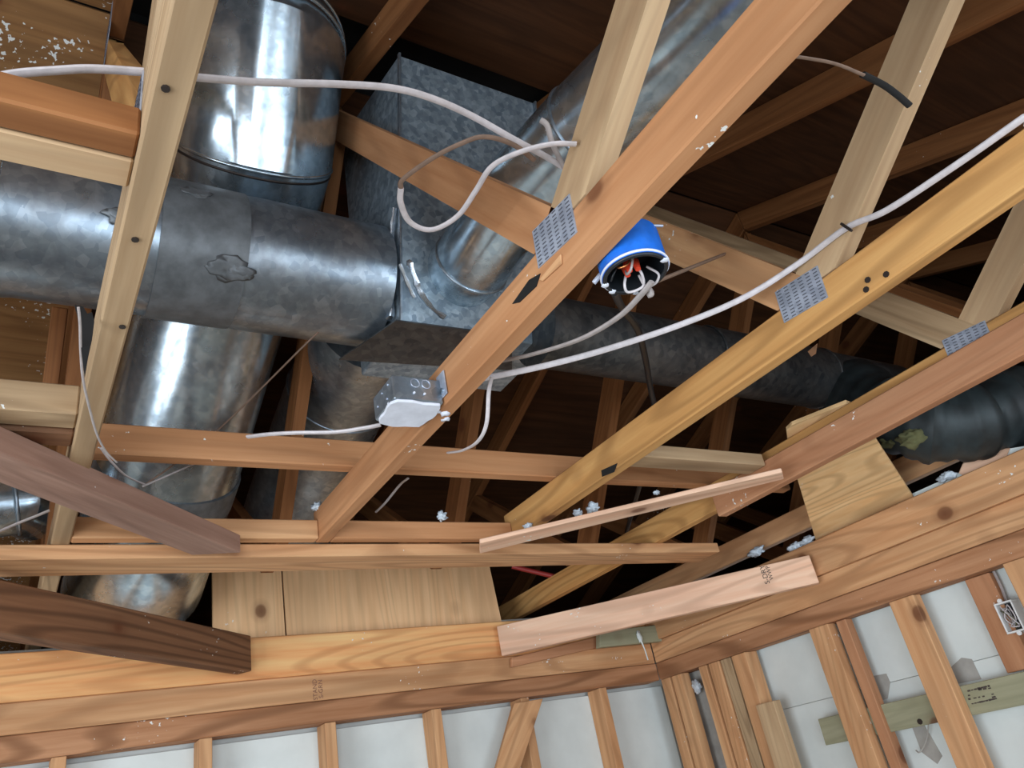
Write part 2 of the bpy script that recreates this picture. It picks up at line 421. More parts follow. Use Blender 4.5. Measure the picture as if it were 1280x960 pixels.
for nm, y in (('wall_gable_right', -6.3), ('wall_gable_near', 2.98)):
    S(prism(nm, [(-1.9, y, .6), (4.95, y, .6), (4.95, y, .72), (XRG, y, 2.03), (-1.9, y, .72)], (0, .02, 0), W_DECK, (1, 0, 0), None, 0))
S(box('wall_eave_back', (-1.9, -6.3, .4), (-1.87, 3.0, .9), W_DECK, bev=0))
S(box('wall_eave_far', (4.9, -6.3, .4), (4.93, 3.0, .9), W_DECK, bev=0))

# ------------------------------------------------------------------ roof trusses
CB, CT = .69, .776
def clipped(c0, c1, hw, zlo, top):
    """four corners of a web whose foot is cut level at zlo and whose head is cut along the line top(x)"""
    c0 = Vector((c0[0], c0[1])); c1 = Vector((c1[0], c1[1])); d = (c1-c0).normalized(); n = Vector((-d.y, d.x)); out = []
    for s in (-1, 1):
        q = c0+n*s*hw; t0 = (zlo-q.y)/d.y; a = q+d*t0
        lo, hi = 0, 4
        for _ in range(50):
            m = (lo+hi)/2; p = a+d*m
            if p.y < top(p.x): lo = m
            else: hi = m
        out.append((a, a+d*lo))
    return [out[0][0], out[0][1], out[1][1], out[1][0]]
def topline(x): return zroof(x)-.100
def nail_plate(parent, x, z, y, ang, sx=.108, sz=.072, side=1):
    c = Vector((x, y, z)); d = Vector((math.cos(ang), 0, math.sin(ang))); up = Vector((0, side, 0))
    mw = frame(d, up, c)
    pl = boxes_mesh('nail_plate', [((0, 0, 0), (sx, sz, .0016))], G_PLATE, mw, parent)
    nx, nz = 6, 10
    it = [((-sx/2+sx*(i+.5)/nx, -sz/2+sz*(k+.5)/nz, .0009), (sx/nx*.55, sz/nz*.30, .0008)) for i in range(nx) for k in range(nz)]
    tag(boxes_mesh('punched_slot', it, P_SLOT, mw, pl), kind='stuff')
    return pl
TY = [-.088, -.695, -1.299, -1.904, -2.535, -3.14, -3.75, .52]
TLAB = ['roof truss with weathered tan bottom chord, leftmost, seen nearly edge on', 'roof truss with smooth orange bottom chord that carries the blue box',
        'roof truss with yellow knotty bottom chord and bright zinc nail plate', 'roof truss with yellow chord behind the orange sister board',
        'roof truss with brown chord just above the right wall plank', 'dark roof truss beyond the right wall, nearer of two', 'dark roof truss beyond the right wall, farther of two',
        'roof truss left of the weathered tan one, at the picture edge']
CHM = [W_TAN, W_ORANGE, W_YELLOW, W_YELLOW, W_STUD, W_DARK, W_DARK, W_DARK, W_DARK, W_DARK]
WBM = [W_TAN, W_PALE, W_PALE, W_PALE, W_PALE, W_DARK, W_DARK, W_DARK, W_DARK, W_DARK]
WLM = [W_YELLOW, W_ORANGE, W_PLATE, W_TAN, W_DARK, W_DARK, W_DARK, W_DARK, W_DARK, W_DARK]
TR = []
for i, y in enumerate(TY):
    t = empty('roof_truss', (0, y, CB)); tag(t, TLAB[i], 'roof truss', 'roof trusses in a row'); TR.append(t)
    y0, y1 = y-.019, y+.019; e = Vector((0, .038, 0))
    box('bottom_chord', (-1.80, y0, CB), (1.935 if i in (1, 2) else 4.86, y1, CT), CHM[i], t, .003)
    for near in (1, 0):
        f = (lambda x: x) if near else (lambda x: 2*XRG-x)
        sgn = 1 if near else -1
        tc = [(f(-1.78), zroof(-1.78)), (XRG-.002*sgn, zroof(XRG)), (XRG-.002*sgn, zroof(XRG)-.098), (f(-1.58), zroof(-1.78)-.0)]
        tc = [(f(-1.55), zroof(-1.55)-.002), (XRG-.0015*sgn, zroof(XRG)-.002), (XRG-.0015*sgn, topline(XRG)+.002), (f(-1.55), topline(-1.55)+.002)]
        xo = ND if near else NF
        prism('top_chord', [(a, y0, b) for a, b in tc], e, W_DARK, xo, t, .0015)
        for k, (c0, c1) in enumerate((((.755, .80), (1.48, 1.776)), ((.70, .784), (-.01, 1.32)))):
            q = clipped((f(c0[0]), c0[1]), (f(c1[0]), c1[1]), .041, CT+.0015, lambda x: topline(x)-.001)
            if k == 0:      # inner webs meet under the ridge: keep each on its own side
                dv = Vector((f(c1[0])-f(c0[0]), c1[1]-c0[1])).normalized(); xc = XRG-.002*sgn; nq = []
                for j, p in enumerate(q):
                    if (p.x-xc)*sgn > 0: nq.append(p+dv*((xc-p.x)/dv.x))
                    else: nq.append(p)
                if (q[1].x-xc)*sgn > 0: q = [nq[0], nq[1], Vector((xc, topline(xc)-.001)), nq[2], nq[3]]
                elif (q[2].x-xc)*sgn > 0: q = [nq[0], nq[1], Vector((xc, topline(xc)-.001)), nq[2], nq[3]]
            m = (WLM[i] if k == 0 else WBM[i]) if near else W_DARK
            prism('web', [(p.x, y0, p.y) for p in q], e, m, (f(c1[0])-f(c0[0]), 0, c1[1]-c0[1]), t, 0)
    if i in (0, 1, 2, 3):
        nail_plate(t, .727, .774 if i != 3 else .752, y1+.001, .10)
        nail_plate(t, XRG, topline(XRG)+.01, y1+.001, 0, .14, .09)
    if i in (1, 2): nail_plate(t, .0, topline(0)+.02, y1+.001, .4)
# nails, holes and bruises on the near chords
yl = lambda i: TY[i]+.0192
for (px, py) in ((1085, 350), (1108, 343), (1083, 362)): nail(PY(px, py, yl(2)), (0, 1, 0), TR[2], .006)
prism('torn_paper', [PY(752, 588, yl(2)), PY(772, 579, yl(2)), PY(768, 590, yl(2)), PY(753, 596, yl(2))], (0, .0015, 0), P_BLACKP, (1, 0, 0), TR[2], 0)
prism('torn_paper', [PY(641, 380, yl(1)), PY(662, 350, yl(1)), PY(676, 342, yl(1)), PY(671, 358, yl(1)), PY(650, 378, yl(1))], (0, .0015, 0), P_BLACKP, (1, 0, 0), TR[1], 0)
prism('split_block', [PY(676, 350, yl(1)), PY(703, 318, yl(1)), PY(704, 330, yl(1)), PY(680, 352, yl(1))], (0, .004, 0), W_PLATE, (1, 0, 0), TR[1], .001)
for (px, py) in ((207, 110), (169, 299), (153, 408)): nail(PZ(px, py, CB-.0005), (0, 0, -1), TR[0], .0045)

# ------------------------------------------------------------------ loose framing between trusses
def thing(o, label, cat, group=None): return tag(o, label, cat, group)
BL = 'blocking boards between trusses'
ya = TY[0]+.0195
thing(box('blocking_board', (.668, ya, .700), (.708, .498, .742), W_DARK, None, .003, 'y'), 'brown blocking board butting the leftmost truss, upper of the pair', 'board', BL)
thing(box('blocking_board', (.710, ya, .700), (.757, .498, .742), W_PALE, None, .003, 'y'), 'grey tan blocking board butting the leftmost truss, lower of the pair', 'board', BL)
thing(box('blocking_board', (1.335, ya, .705), (1.392, .498, .762), W_TAN, None, .003, 'y'), 'tan blocking board with grey underside butting the leftmost truss at mid height', 'board', BL)
thing(box('blocking_board', (1.40, ya, .700), (1.455, .498, .745), W_BROWN, None, .003, 'y'), 'dull brown blocking board close behind the tan blocking at left', 'board', BL)
thing(box('cross_brace', (1.635, -2.30, CT+.001), (1.673, TY[0]-.0195, CT+.072), W_ORANGE, None, .003, 'y'), 'long orange brown brace lying across the tops of the bottom chords', 'brace')
thing(box('blocking_board', (1.362, TY[3]+.062, .72), (1.43, TY[2]-.0195, .758), W_TAN, None, .003, 'y'), 'tan blocking board between yellow chord and orange sister board', 'board', BL)
thing(box('bearing_beam', (1.938, -2.19, .655), (2.062, 2.2, .6895), W_PLATE, None, .003, 'y'), 'long flat beam running under the trusses above the plywood panels', 'beam')
thing(box('blocking_board', (1.900, TY[1]+.0195, .6905), (1.936, TY[0]-.0195, .742), W_PLATE, None, .003, 'y'), 'tan blocking board on the long beam left of the orange chord', 'board', BL)
thing(box('blocking_board', (1.900, TY[2]+.0195, .6905), (1.936, TY[1]-.0195, .742), W_ORANGE, None, .003, 'y'), 'pinkish blocking board on the long beam right of the orange chord', 'board', BL)
thing(box('sister_board', (-1.2, TY[3]+.0195, .653), (1.60, TY[3]+.0575, .738), W_REDSTUD, None, .003), 'orange sister board nailed along the third chord with white plaster specks', 'board')
# pale batten under the beam
q = [PZ(600, 679, .640), PZ(978, 590, .640), PZ(980, 599, .640), PZ(600, 692, .640)]
thing(prism('batten', q, (0, 0, .0125), W_PINK, q[1]-q[0]), 'pale pinkish batten slanting from the long beam to the orange sister board', 'batten')
# flat mauve joist that runs diagonally up to the beam
a0, a1, c0, c1 = PZ(301, 691, .650), PZ(240, 694, .650), PZ(0, 565, .650), PZ(0, 601, .650)
d1 = (c0-a0).normalized(); d2 = (c1-a1).normalized()
thing(prism('diagonal_joist', [a0-Vector((.0, 0, 0)), a0+d1*1.7, a1+d1*1.62, a1], (0, 0, .046), W_MAUVE, d1), 'flat mauve brown joist slanting in from the left, upper of two', 'joist', 'diagonal joists at left')
dd = Vector((.681, -.733, 0)).normalized()
pe = PX(305, 822, 2.66); pe.z = .57
thing(board('diagonal_joist', pe-dd*2.9, pe, .055, .112, W_BROWN, bev=.003), 'dark brown rough joist slanting in from the left, lower of two', 'joist', 'diagonal joists at left')
# planks that framed the old tray ceiling
thing(box('tray_plank', (XFAR-.012, YR-.05, .5005), (XFAR+.026, YN-.01, .636), W_PLANK, None, .003, 'y'), 'honey coloured plank on edge above the far wall', 'plank', 'planks of the old tray ceiling')
thing(box('tray_plank', (XB+.01, YR-.018, .5005), (XFAR-.014, YR+.020, .616), W_PLATE, None, .003), 'knotty tan plank on edge above the right wall', 'plank', 'planks of the old tray ceiling')
l0, l1 = PX(620, 783, 2.675), PX(627, 820, 2.675); r0, r1 = PY(1020, 690, -2.395), PY(1024, 728, -2.395)
l0 = Vector((l1.x, l1.y, l0.z)); r0 = Vector((r1.x, r1.y, r0.z))
nn = (r1-l1).cross(Vector((0, 0, 1))).normalized()
if nn.x < 0: nn = -nn
pk = thing(prism('tray_plank', [l0, l1, r1, r0], nn*.036, W_PINK, r1-l1), 'pale pink fresh plank bridging the corner with dark stamp', 'plank', 'planks of the old tray ceiling')
# short framing under the pink plank
thing(prism('wood_block', [PX(750, 789, 2.64), PX(750, 809, 2.64), PX(840, 800, 2.64), PX(840, 779, 2.64)], (.03, 0, 0), W_GREEN, (0, 1, 0)), 'short grey green block under the pink plank', 'block')
thing(prism('corner_board', [PX(640, 822, 2.69), PX(640, 834, 2.69), PX(748, 809, 2.69), PX(748, 795, 2.69)], (.015, 0, 0), W_REDSTUD, (0, 1, 0)), 'thin orange board tucked beneath the pink plank', 'board')
# plywood
XPW = XFAR+.028
def ply(label, pts):
    thing(prism('plywood_sheet', [PX(x, y, XPW) for x, y in pts], (.012, 0, 0), W_PLY, (0, 0, 1), None, .001), label, 'plywood', 'plywood sheets above the far wall')
ply('narrow upright plywood sheet above the far wall, left of the seam', [(267, 835), (265, 703), (351, 703), (359, 830)])
ply('wide upright plywood sheet above the far wall, right of the seam', [(361, 830), (353, 703), (611, 703), (637, 822)])
p0 = Vector((0, YR+.01, .632)); p1 = Vector((0, -1.87, .795)); tn = (p1-p0).normalized(); pn = Vector((1, 0, 0)).cross(tn).normalized()
if pn.z < 0: pn = -pn
sc = [PP(x, y, p0, pn) for x, y in ((1024, 690), (997, 600), (986, 562), (983, 538), (990, 531), (1058, 504), (1066, 507), (1095, 550), (1142, 622))]
thing(prism('plywood_scrap', sc, pn*.012, W_PLYPALE, (1, 0, .2), None, .001), 'pale streaked plywood scrap lying over the third chord above the right plank', 'plywood')
# drywall and broken lumber wedged behind the right plank
thing(prism('drywall_scrap', [PY(1138, 618, YR-.03), PY(1205, 588, YR-.03), PY(1260, 561, YR-.03), PY(1290, 556, YR-.03), PY(1290, 600, YR-.03), PY(1138, 650, YR-.03)], (0, -.012, 0), P_DRY, (1, 0, 0), None, 0), 'white drywall offcut wedged behind the right plank', 'drywall')
thing(prism('broken_lumber', [PY(1198, 592, YR-.02), PY(1203, 580, YR-.02), PY(1240, 559, YR-.02), PY(1262, 562, YR-.02), PY(1255, 578, YR-.02), PY(1215, 600, YR-.02)], (0, -.02, .012), W_PINK, (1, 0, 0), None, .002), 'broken pinkish lumber end behind the right plank', 'lumber')

thing(board('stub_post', PD(75, 385, 2.45), PD(62, 490, 2.45), .06, .038, W_DARK, (0, 1, 0)), 'short upright stub behind the tan blocking at far left', 'post')
# ------------------------------------------------------------------ ducts
def duct(name, label, pts, r, mat, rings=(), seg=40, smooth=0, group='sheet metal ducts'):
    root = empty(name, pts[0]); tag(root, label, 'duct', group)
    o = tube('duct_body', pts, r, mat, seg, parent=root, smooth=smooth)
    for (p, ax, rr, w, m) in rings: ring('bead', p, ax, rr, w, m, root)
    return root, o
# cross duct along Y
DX, DZ, DR = 1.50, 1.23, .160
ax = Vector((0, 1, 0))
d1r, _ = duct('round_duct', 'long dusty round duct crossing behind the leftmost truss chord', [(DX, y, DZ) for y in (1.6, .08, .06, -.36, -.40, -.72)], [DR, DR, DR-.003, DR-.003, DR, DR], G_MID,
              [((DX, .112, DZ), ax, DR, .006, G_MID), ((DX, .125, DZ), ax, DR, .005, G_MID), ((DX, .100, DZ), ax, DR, .004, G_SHINY)])
tube('tape_wrap', [(DX, -.37, DZ), (DX, -.19, DZ)], DR+.0015, P_TAPE, 40, parent=d1r)
for k, (px, py, s) in enumerate(((285, 335, .03), (245, 240, .022), (150, 270, .02), (300, 340, .02))):
    w = W(px, py); # a flake of old mastic on the duct skin
    a = w.x**2+w.z**2; b = -2*(w.x*DX+w.z*DZ); c_ = DX**2+DZ**2-(DR+.002)**2; t = (-b-math.sqrt(max(b*b-4*a*c_, 0)))/(2*a)
    blob('mastic_flake', w*t, (.003, s*.8, s*1.4), P_TAPE, d1r, 3, .6, 1.8, k, Vector(((w*t).x-DX, 0, (w*t).z-DZ)))
# big return duct that passes behind it
KN = PD(332, 60, 2.31)
E_ = [Vector((KN.x+.02, KN.y, KN.z+.14)), KN, PD(318, 185, 2.25), PD(296, 300, 2.43), PD(258, 420, 2.46), PD(225, 535, 2.53), PD(196, 640, 2.66), PD(170, 738, 2.82)+Vector((0, 0, .03)), PD(162, 760, 2.96)+Vector((0, 0, .07))]
BR = .205
bd, _ = duct('round_duct', 'large shiny round duct with segmented elbow behind the dusty cross duct', E_, BR, G_SHINY, [], 48)
for (c_, ax_, w_, m_) in ((KN+Vector((0, 0, .004)), Vector((-.12, 0, 1)), .005, G_SHINY), (KN+Vector((0, 0, .024)), Vector((0, 0, 1)), .004, G_SHINY),
                      (E_[2]*.97+E_[3]*.03, (E_[3]-KN), .005, G_SHINY), (E_[2]*.91+E_[3]*.09, (E_[3]-KN), .004, P_NAIL)):
    ring('bead', c_, ax_, BR-.001, w_, m_, bd, 48)
pa, pb = PD(214, 580, 2.58), PD(204, 612, 2.63)
tube('tape_band', [pa, pb], BR+.003, P_TAPE, 48, parent=bd)
# plenum box with leaning front
yl_, yr_ = -.735, -1.17
ft, fb = Vector((1.20, 0, 1.79)), Vector((1.40, 0, 1.055))
bt, bb = Vector((1.62, 0, 1.90)), Vector((1.66, 0, 1.055))
pb_ = [(v.x, yl_, v.z) for v in (ft, fb, bb, bt)]
pl = empty('duct_plenum', (1.5, -.95, 1.055)); tag(pl, 'spangled metal plenum box where the ducts join', 'plenum', 'sheet metal ducts')
prism('plenum_box', pb_, (0, yr_-yl_, 0), G_DULL, (0, 1, 0), pl, .003)
pv = lambda v, y: Vector((v.x, y, v.z))
for yy in (yl_+.001, yr_-.001): board('corner_seam', pv(ft, yy)+Vector((-.004, 0, 0)), pv(fb, yy)+Vector((-.004, 0, 0)), .012, .006, G_MID, (0, 1, 0), 0, pl, .001)
prism('bottom_flange', [PZ(495, 401, 1.05), PZ(424, 450, 1.05), PZ(640, 463, 1.05), PZ(640, 420, 1.05)], (0, 0, .004), G_DARK, (0, 1, 0), pl, 0)
# crumpled foil tape round the joints
def foil(pts, r=.008): tube('foil_tape', pts, [r*(.5+.6*random.random()) for _ in range((len(pts)-1)*4+1)], P_FOIL, 6, .3, pl, 4, sharp=15)
foil([PY(494, 260, yl_+.01), PY(490, 300, yl_+.012), PY(488, 350, yl_+.012), PY(490, 395, yl_+.01), PY(470, 405, yl_+.02), PY(452, 428, yl_+.02)], .010)
foil([PX(510, 325, 1.32), PX(518, 345, 1.33), PX(525, 365, 1.345), PX(540, 385, 1.36), PX(556, 397, 1.365)], .010)
foil([PX(500, 330, 1.32), PX(508, 350, 1.34), PX(518, 372, 1.36)], .006)
# branch that comes towards the viewer
B_ = [PD(572, 345, 2.06), PD(590, 328, 1.98), PD(640, 252, 1.85), PD(730, 160, 1.72), PD(860, 40, 1.58), PD(960, -60, 1.5), PD(960, -60, 1.5)+Vector((-.75, -.02, -.12))]
br, _ = duct('round_duct', 'shiny branch duct leaving the plenum box behind the orange chord', B_, .098, G_SHINY, [(B_[1], B_[2]-B_[1], .098, .004, G_MID), (B_[3]*.98+B_[4]*.02, B_[4]-B_[3], .098, .004, G_MID)], 36)
# trunk to the right
tr_, _ = duct('round_duct', 'long dark dusty duct running right behind the yellow chord', [(1.38, y, 1.085) for y in (-1.12, -1.75, -1.752, -2.30, -2.302, -2.75)], [.100, .100, .104, .104, .100, .100], G_DARK,
                [((1.38, -1.75, 1.085), ax, .103, .004, G_DARK), ((1.38, -2.30, 1.085), ax, .104, .004, G_DARK)], 36)
# insulated flexible duct beyond
fx = empty('flexible_duct', (1.38, -2.8, 1.0)); tag(fx, 'insulated flexible duct with torn yellow wrap behind the orange sister board', 'duct')
fp = catmull([PD(1060, 490, 2.95), PD(1120, 520, 2.75), PD(1180, 530, 2.72), PD(1250, 515, 2.8), PD(1340, 480, 2.95)], 12)
fr_ = [.118+.006*math.sin(i*.7)+.005*math.sin(i*1.9) for i in range(len(fp))]
tube('insulation_jacket', fp, fr_, P_FLEX, 32, parent=fx)
k = len(fp)//3
blob('yellow_wrap', PD(1150, 548, 2.66), (.05, .09, .03), P_YELLOW, fx, 4, .4, 1.8, 4)
blob('yellow_wrap', PD(1118, 550, 2.7), (.035, .05, .025), P_YELLOW, fx, 4, .4, 1.8, 9)
# drop duct under the plenum
G_ = [PD(470, 400, 2.35), PD(452, 440, 2.5), PD(425, 490, 2.72), PD(395, 560, 2.95), PD(362, 650, 3.15), PD(340, 720, 3.3)]
duct('round_duct', 'bluish drop duct below the plenum, behind the metal junction box', G_, .178, G_MID, [(G_[2], G_[3]-G_[2], .179, .005, G_MID)], 40, smooth=5)
# bits of ducting at the far left
lf = [PD(-60, 640, 2.6), PD(20, 628, 2.6), PD(42, 640, 2.75)]
duct('round_duct', 'short shiny duct end low at the left edge under the mauve joist', lf, [.09, .09, .085], G_SHINY, [(lf[1], lf[1]-lf[0], .09, .005, G_MID)], 30)

# ------------------------------------------------------------------ electrics
def cable(name, label, pts, r, mat, flat=.62, grp='electrical cables', n=8):
    return thing(tube(name, pts, r, mat, 10, flat, None, n), label, 'cable', grp)
cable('electrical_cable', 'white cable sagging from the leftmost truss across the plenum box', [PZ(-20, 100, .78), PZ(20, 92, .785), PZ(70, 88, .79), PZ(115, 86, .80), PZ(180, 90, .815), PZ(250, 97, .83), PZ(330, 103, .85), PZ(420, 105, .87), PZ(490, 110, .89), PZ(540, 123, .90), PZ(590, 145, .91), PZ(640, 173, .90), PZ(690, 200, .90), PZ(725, 222, .89)], .0056, P_CABLE)
cable('electrical_cable', 'looped white cable hanging in front of the orange web', [PZ(720, 180, .86), PZ(690, 180, .86), PZ(650, 190, .86), PZ(615, 208, .86), PZ(595, 238, .86), PZ(572, 270, .855), PZ(540, 287, .85), PZ(513, 278, .85), PZ(501, 254, .85), PZ(501, 235, .853)], .0050, P_CABLE)
cable('electrical_cable', 'upper run of the white loop over the orange web, its shade painted brown', [PZ(501, 236, .853), PZ(504, 224, .855), PZ(540, 198, .86), PZ(575, 180, .865), PZ(605, 171, .87), PZ(640, 180, .875), PZ(668, 200, .88)], .0042, P_CABLEB)  # upper run of the white loop, split off so brown stands for shade
cable('electrical_cable', 'short cable stub hooked beside the pale web', [PZ(676, 150, .93), PZ(684, 157, .92), PZ(690, 178, .90), PZ(703, 205, .89), PZ(715, 222, .88)], .0055, P_CABLEG)
lc = cable('electrical_cable', 'long white cable stapled to the pale web of the yellow truss', [(-.9, -1.30, 1.02), (-.4, -1.30, .96), PY(1330, 115, -1.29), PY(1280, 147, -1.27), PY(1200, 203, -1.268), PY(1110, 262, -1.268), PY(1058, 285, -1.270), PY(1000, 328, -1.262), PY(930, 372, -1.18), PY(850, 406, -1.07), PY(760, 436, -.96), PY(690, 455, -.86), PY(625, 469, -.78), PY(596, 474, -.735)], .0062, P_CABLE)
w_ = PY(1058, 284, -1.262)
board('staple', w_+Vector((.006, 0, .014)), w_+Vector((-.006, 0, -.014)), .005, .006, P_NAIL, (0, 1, 0), 0, lc, .001)
cable('electrical_cable', 'thin white cable dropping from behind the orange chord', [PY(615, 470, -.735), PY(611, 490, -.75), PY(608, 530, -.77), PY(597, 552, -.78), PY(578, 563, -.80), PY(560, 566, -.82)], .0042, P_CABLE)
cable('electrical_cable', 'grey cable curving from the blue box behind the orange chord', [PY(815, 352, -.80), PY(800, 370, -.80), PY(772, 397, -.80), PY(725, 424, -.79), PY(665, 443, -.775), PY(622, 452, -.76), PY(590, 458, -.745)], .0058, P_CABLEG)
cable('electrical_cable', 'grey cable rising behind the blue box toward the second web', [PY(820, 352, -.86), PY(850, 340, -.95), PY(880, 328, -1.1), PY(905, 318, -1.25)], .0055, P_CABLEB)
cable('electrical_cable', 'black cable dropping from the blue box past the dark duct', [PY(768, 365, -.85), PY(778, 385, -.95), PY(797, 412, -1.08), PY(806, 445, -1.2), PY(813, 485, -1.38), PY(818, 515, -1.5), PY(812, 560, -1.6), PY(796, 620, -1.75), PY(783, 665, -1.95)], .0075, P_BLACK, 1)
cable('electrical_cable', 'white cable running left out of the metal junction box', [PZ(476, 531, .705), PZ(455, 535, .705), PZ(420, 540, .71), PZ(370, 541, .73), PZ(335, 543, .75), PZ(310, 546, .77)], .006, P_CABLE)
cable('hanging_strip', 'thin dark tipped strip hanging off the orange chord at upper right', [PY(985, 70, -.72), PY(1010, 73, -.76), PY(1045, 80, -.82), PY(1080, 94, -.88)], .0024, P_CABLEB)
cable('hanging_strip', 'thick dark tip of the strip hanging before the pale web', [PY(1078, 93, -.88), PY(1104, 106, -.93), PY(1122, 119, -.955), PY(1137, 132, -.98)], .0048, P_BLACKP)
cable('string', 'thin dark string slanting across the large shiny duct', [PZ(398, 415, 1.0), PZ(375, 437, .98), PZ(330, 482, .94), PZ(275, 535, .88), PZ(225, 575, .83), PZ(180, 607, .78)], .0022, P_CABLEB, 1)
cable('string', 'pale thin wire crossing low over the large shiny duct', [PZ(178, 608, .77), PZ(215, 592, .79), PZ(262, 571, .82)], .0024, P_CABLEG, 1)
# torn vapour barrier
thing(prism('torn_flap', [PX(x, y, 1.02) for x, y in ((93, 381), (104, 383), (109, 392), (115, 390), (118, 402), (115, 425), (110, 448), (106, 472), (102, 440), (99, 402))], (.0015, 0, 0), P_BLACKP, (0, 0, 1), None, 0), 'torn black paper flap hanging by the leftmost chord', 'torn paper')
cable('torn_strip', 'long narrow torn strip hanging from the black paper flap', [PZ(98, 384, .657), PZ(100, 405, .65), PZ(101, 440, .64), PZ(104, 475, .63), PZ(113, 515, .625), PZ(122, 545, .62), PZ(133, 565, .62), PZ(146, 578, .62)], .0018, P_CABLEG, .5)
cable('torn_strip', 'pale curled strip end resting near the large shiny duct', [PZ(126, 560, .70), PZ(140, 578, .71), PZ(158, 595, .72), PZ(182, 606, .73)], .0026, P_CABLE, .5)
cable('electrical_cable', 'pale wire at the left edge below the mauve joist', [PZ(-10, 668, .70), PZ(20, 655, .71), PZ(45, 645, .72), PZ(62, 638, .73)], .004, P_CABLEG)
cable('electrical_cable', 'short white wire behind the lower end of the orange chord', [PD(470, 640, 2.3), PD(482, 628, 2.25), PD(500, 606, 2.2), PD(510, 598, 2.15)], .004, P_CABLE)
cable('red_pipe', 'dark red pipe deep in the gap right of the plywood', [PD(640, 708, 3.3), PD(665, 714, 3.3), PD(700, 722, 3.3), PD(730, 728, 3.3)], .010, P_REDP, 1)

# metal junction box on the orange chord
mb = empty('junction_box', (1.19, -.62, .69)); tag(mb, 'metal junction box smeared with white compound on the orange chord', 'junction box')
x0, x1, y0, y1, z0, z1 = 1.150, 1.245, TY[1]+.021, -.570, .690, .742
prism('box_shell', [(x0, y0, z0), (x1, y0, z0), (x1, y1, z0), (x0, y1, z0)], (0, 0, z1-z0), G_MID, (0, 1, 0), mb, .003)
n_ = 26; rim = []
for i in range(n_):
    a = 2*math.pi*i/n_; rr = 1+.05*math.sin(3*a+1)+.03*math.sin(7*a)
    cx_, sy_ = math.cos(a), math.sin(a); q = 1/max(abs(cx_), abs(sy_))**.75
    rim.append(Vector(((x0+x1)/2+.050*cx_*q*rr, (y0+y1)/2+.002+.053*sy_*q*rr, z0-.006)))
prism('compound_skim', rim, (0, 0, .006), P_WHITE, (0, 1, 0), mb, .0015)
for k, (px, py, s) in enumerate(((490, 505, .008), (500, 503, .010), (520, 507, .008), (478, 520, .008), (545, 512, .009), (555, 515, .011), (557, 522, .009), (535, 507, .007), (507, 505, .008))):
    blob('compound_lump', PZ(px, py, z0+.004), (s, s, s*.8), P_WHITE, mb, 2, .7, 1.8, k)
for k, yy in enumerate((-.617, -.640)):
    kk = ring('knockout', (x0-.001, yy, .728), (1, 0, 0), .009, .0011, G_PLATE, mb, 20)
for yy, zz in ((-.612, .706), (-.634, .706)): tube('screw', [(x0-.003, yy, zz), (x0+.001, yy, zz)], .0022, P_WHITE, 8, parent=mb)
for xx, zz in ((1.17, .73), (1.20, .728), (1.225, .712), (1.18, .705)): tube('screw', [(xx, y1-.001, zz), (xx, y1+.002, zz)], .0022, G_PLATE, 8, parent=mb)
br_ = board('mounting_bracket', (x0-.004, y0+.001, z1+.012), (x0-.004, y0+.001, z0+.012), .032, .003, G_PLATE, (0, 1, 0), 0, mb, .001)
tube('screw', [(x0-.006, y0, .715), (x0-.006, y0+.006, .715)], .005, G_SHINY, 10, parent=br_)

# blue round ceiling box
bc = PZ(787, 340, .672)
bx = empty('ceiling_box', (bc.x, bc.y, bc.z)); tag(bx, 'blue plastic round ceiling box with exposed wires beside the orange chord', 'ceiling box')
bR = .0525
bc.y = min(bc.y, TY[1]-.019-bR-.001)
def cup(name, c, R, h, th, mat, parent):
    prof = [(R, 0), (R, h), (R*.98, h+.004), (0, h+.004), (0, h+.001), (R-th, h), (R-th, 0)]
    V = []; Fc = []; sg = 36
    for i in range(sg):
        a = 2*math.pi*i/sg
        for r_, z_ in prof: V.append((r_*math.cos(a), r_*math.sin(a), z_))
    m = len(prof)
    for i in range(sg):
        for j in range(m):
            Fc.append((i*m+j, ((i+1) % sg)*m+j, ((i+1) % sg)*m+(j+1) % m, i*m+(j+1) % m))
    me = D.meshes.new(name); me.from_pydata(V, [], Fc); me.validate()
    bm = bmesh.new(); bm.from_mesh(me); bmesh.ops.remove_doubles(bm, verts=bm.verts, dist=1e-6); bmesh.ops.recalc_face_normals(bm, faces=bm.faces); bm.to_mesh(me); bm.free()
    for p in me.polygons: p.use_smooth = True
    me.set_sharp_from_angle(angle=.7)
    return link(name, me, mat, Matrix.Translation(c), parent)
cup('box_cup', bc, bR, .062, .003, P_BLUE, bx)
tube('shade_liner', [bc+Vector((0, 0, .002)), bc+Vector((0, 0, .0585))], bR-.0035, P_BLACK, 30, parent=bx, cap=False)  # added black liner and disc stand for the shade inside the cup
tube('shade_disc', [bc+Vector((0, 0, .045)), bc+Vector((0, 0, .047))], bR-.004, P_BLACK, 30, parent=bx)
ring('rim_ring', bc+Vector((0, 0, -.001)), (0, 0, 1), bR-.004, .0035, P_BLACK, bx)
for a in (.2, .7, 3.6, 5.6): # white plaster dabs on the rim
    v = bc+Vector((math.cos(a)*(bR-.003), math.sin(a)*(bR-.003), -.003)); blob('plaster_dab', v, (.006, .006, .002), P_WHITE, bx, 2, .4, 1.5, a)
ring('plaster_edge', bc+Vector((0, 0, .003)), (0, 0, 1), bR+.0005, .0022, P_WHITE, bx)
for k, (dx, dy) in enumerate(((.012, .004), (.002, .008), (-.006, -.002))):
    p = bc+Vector((dx, dy, .004)); tube('wire_nut', [p, p+Vector((.003, -.002, .018))], [.0045, .0065], P_RED, 10, parent=bx)
V3 = lambda a, b, c: bc+Vector((a, b, c))
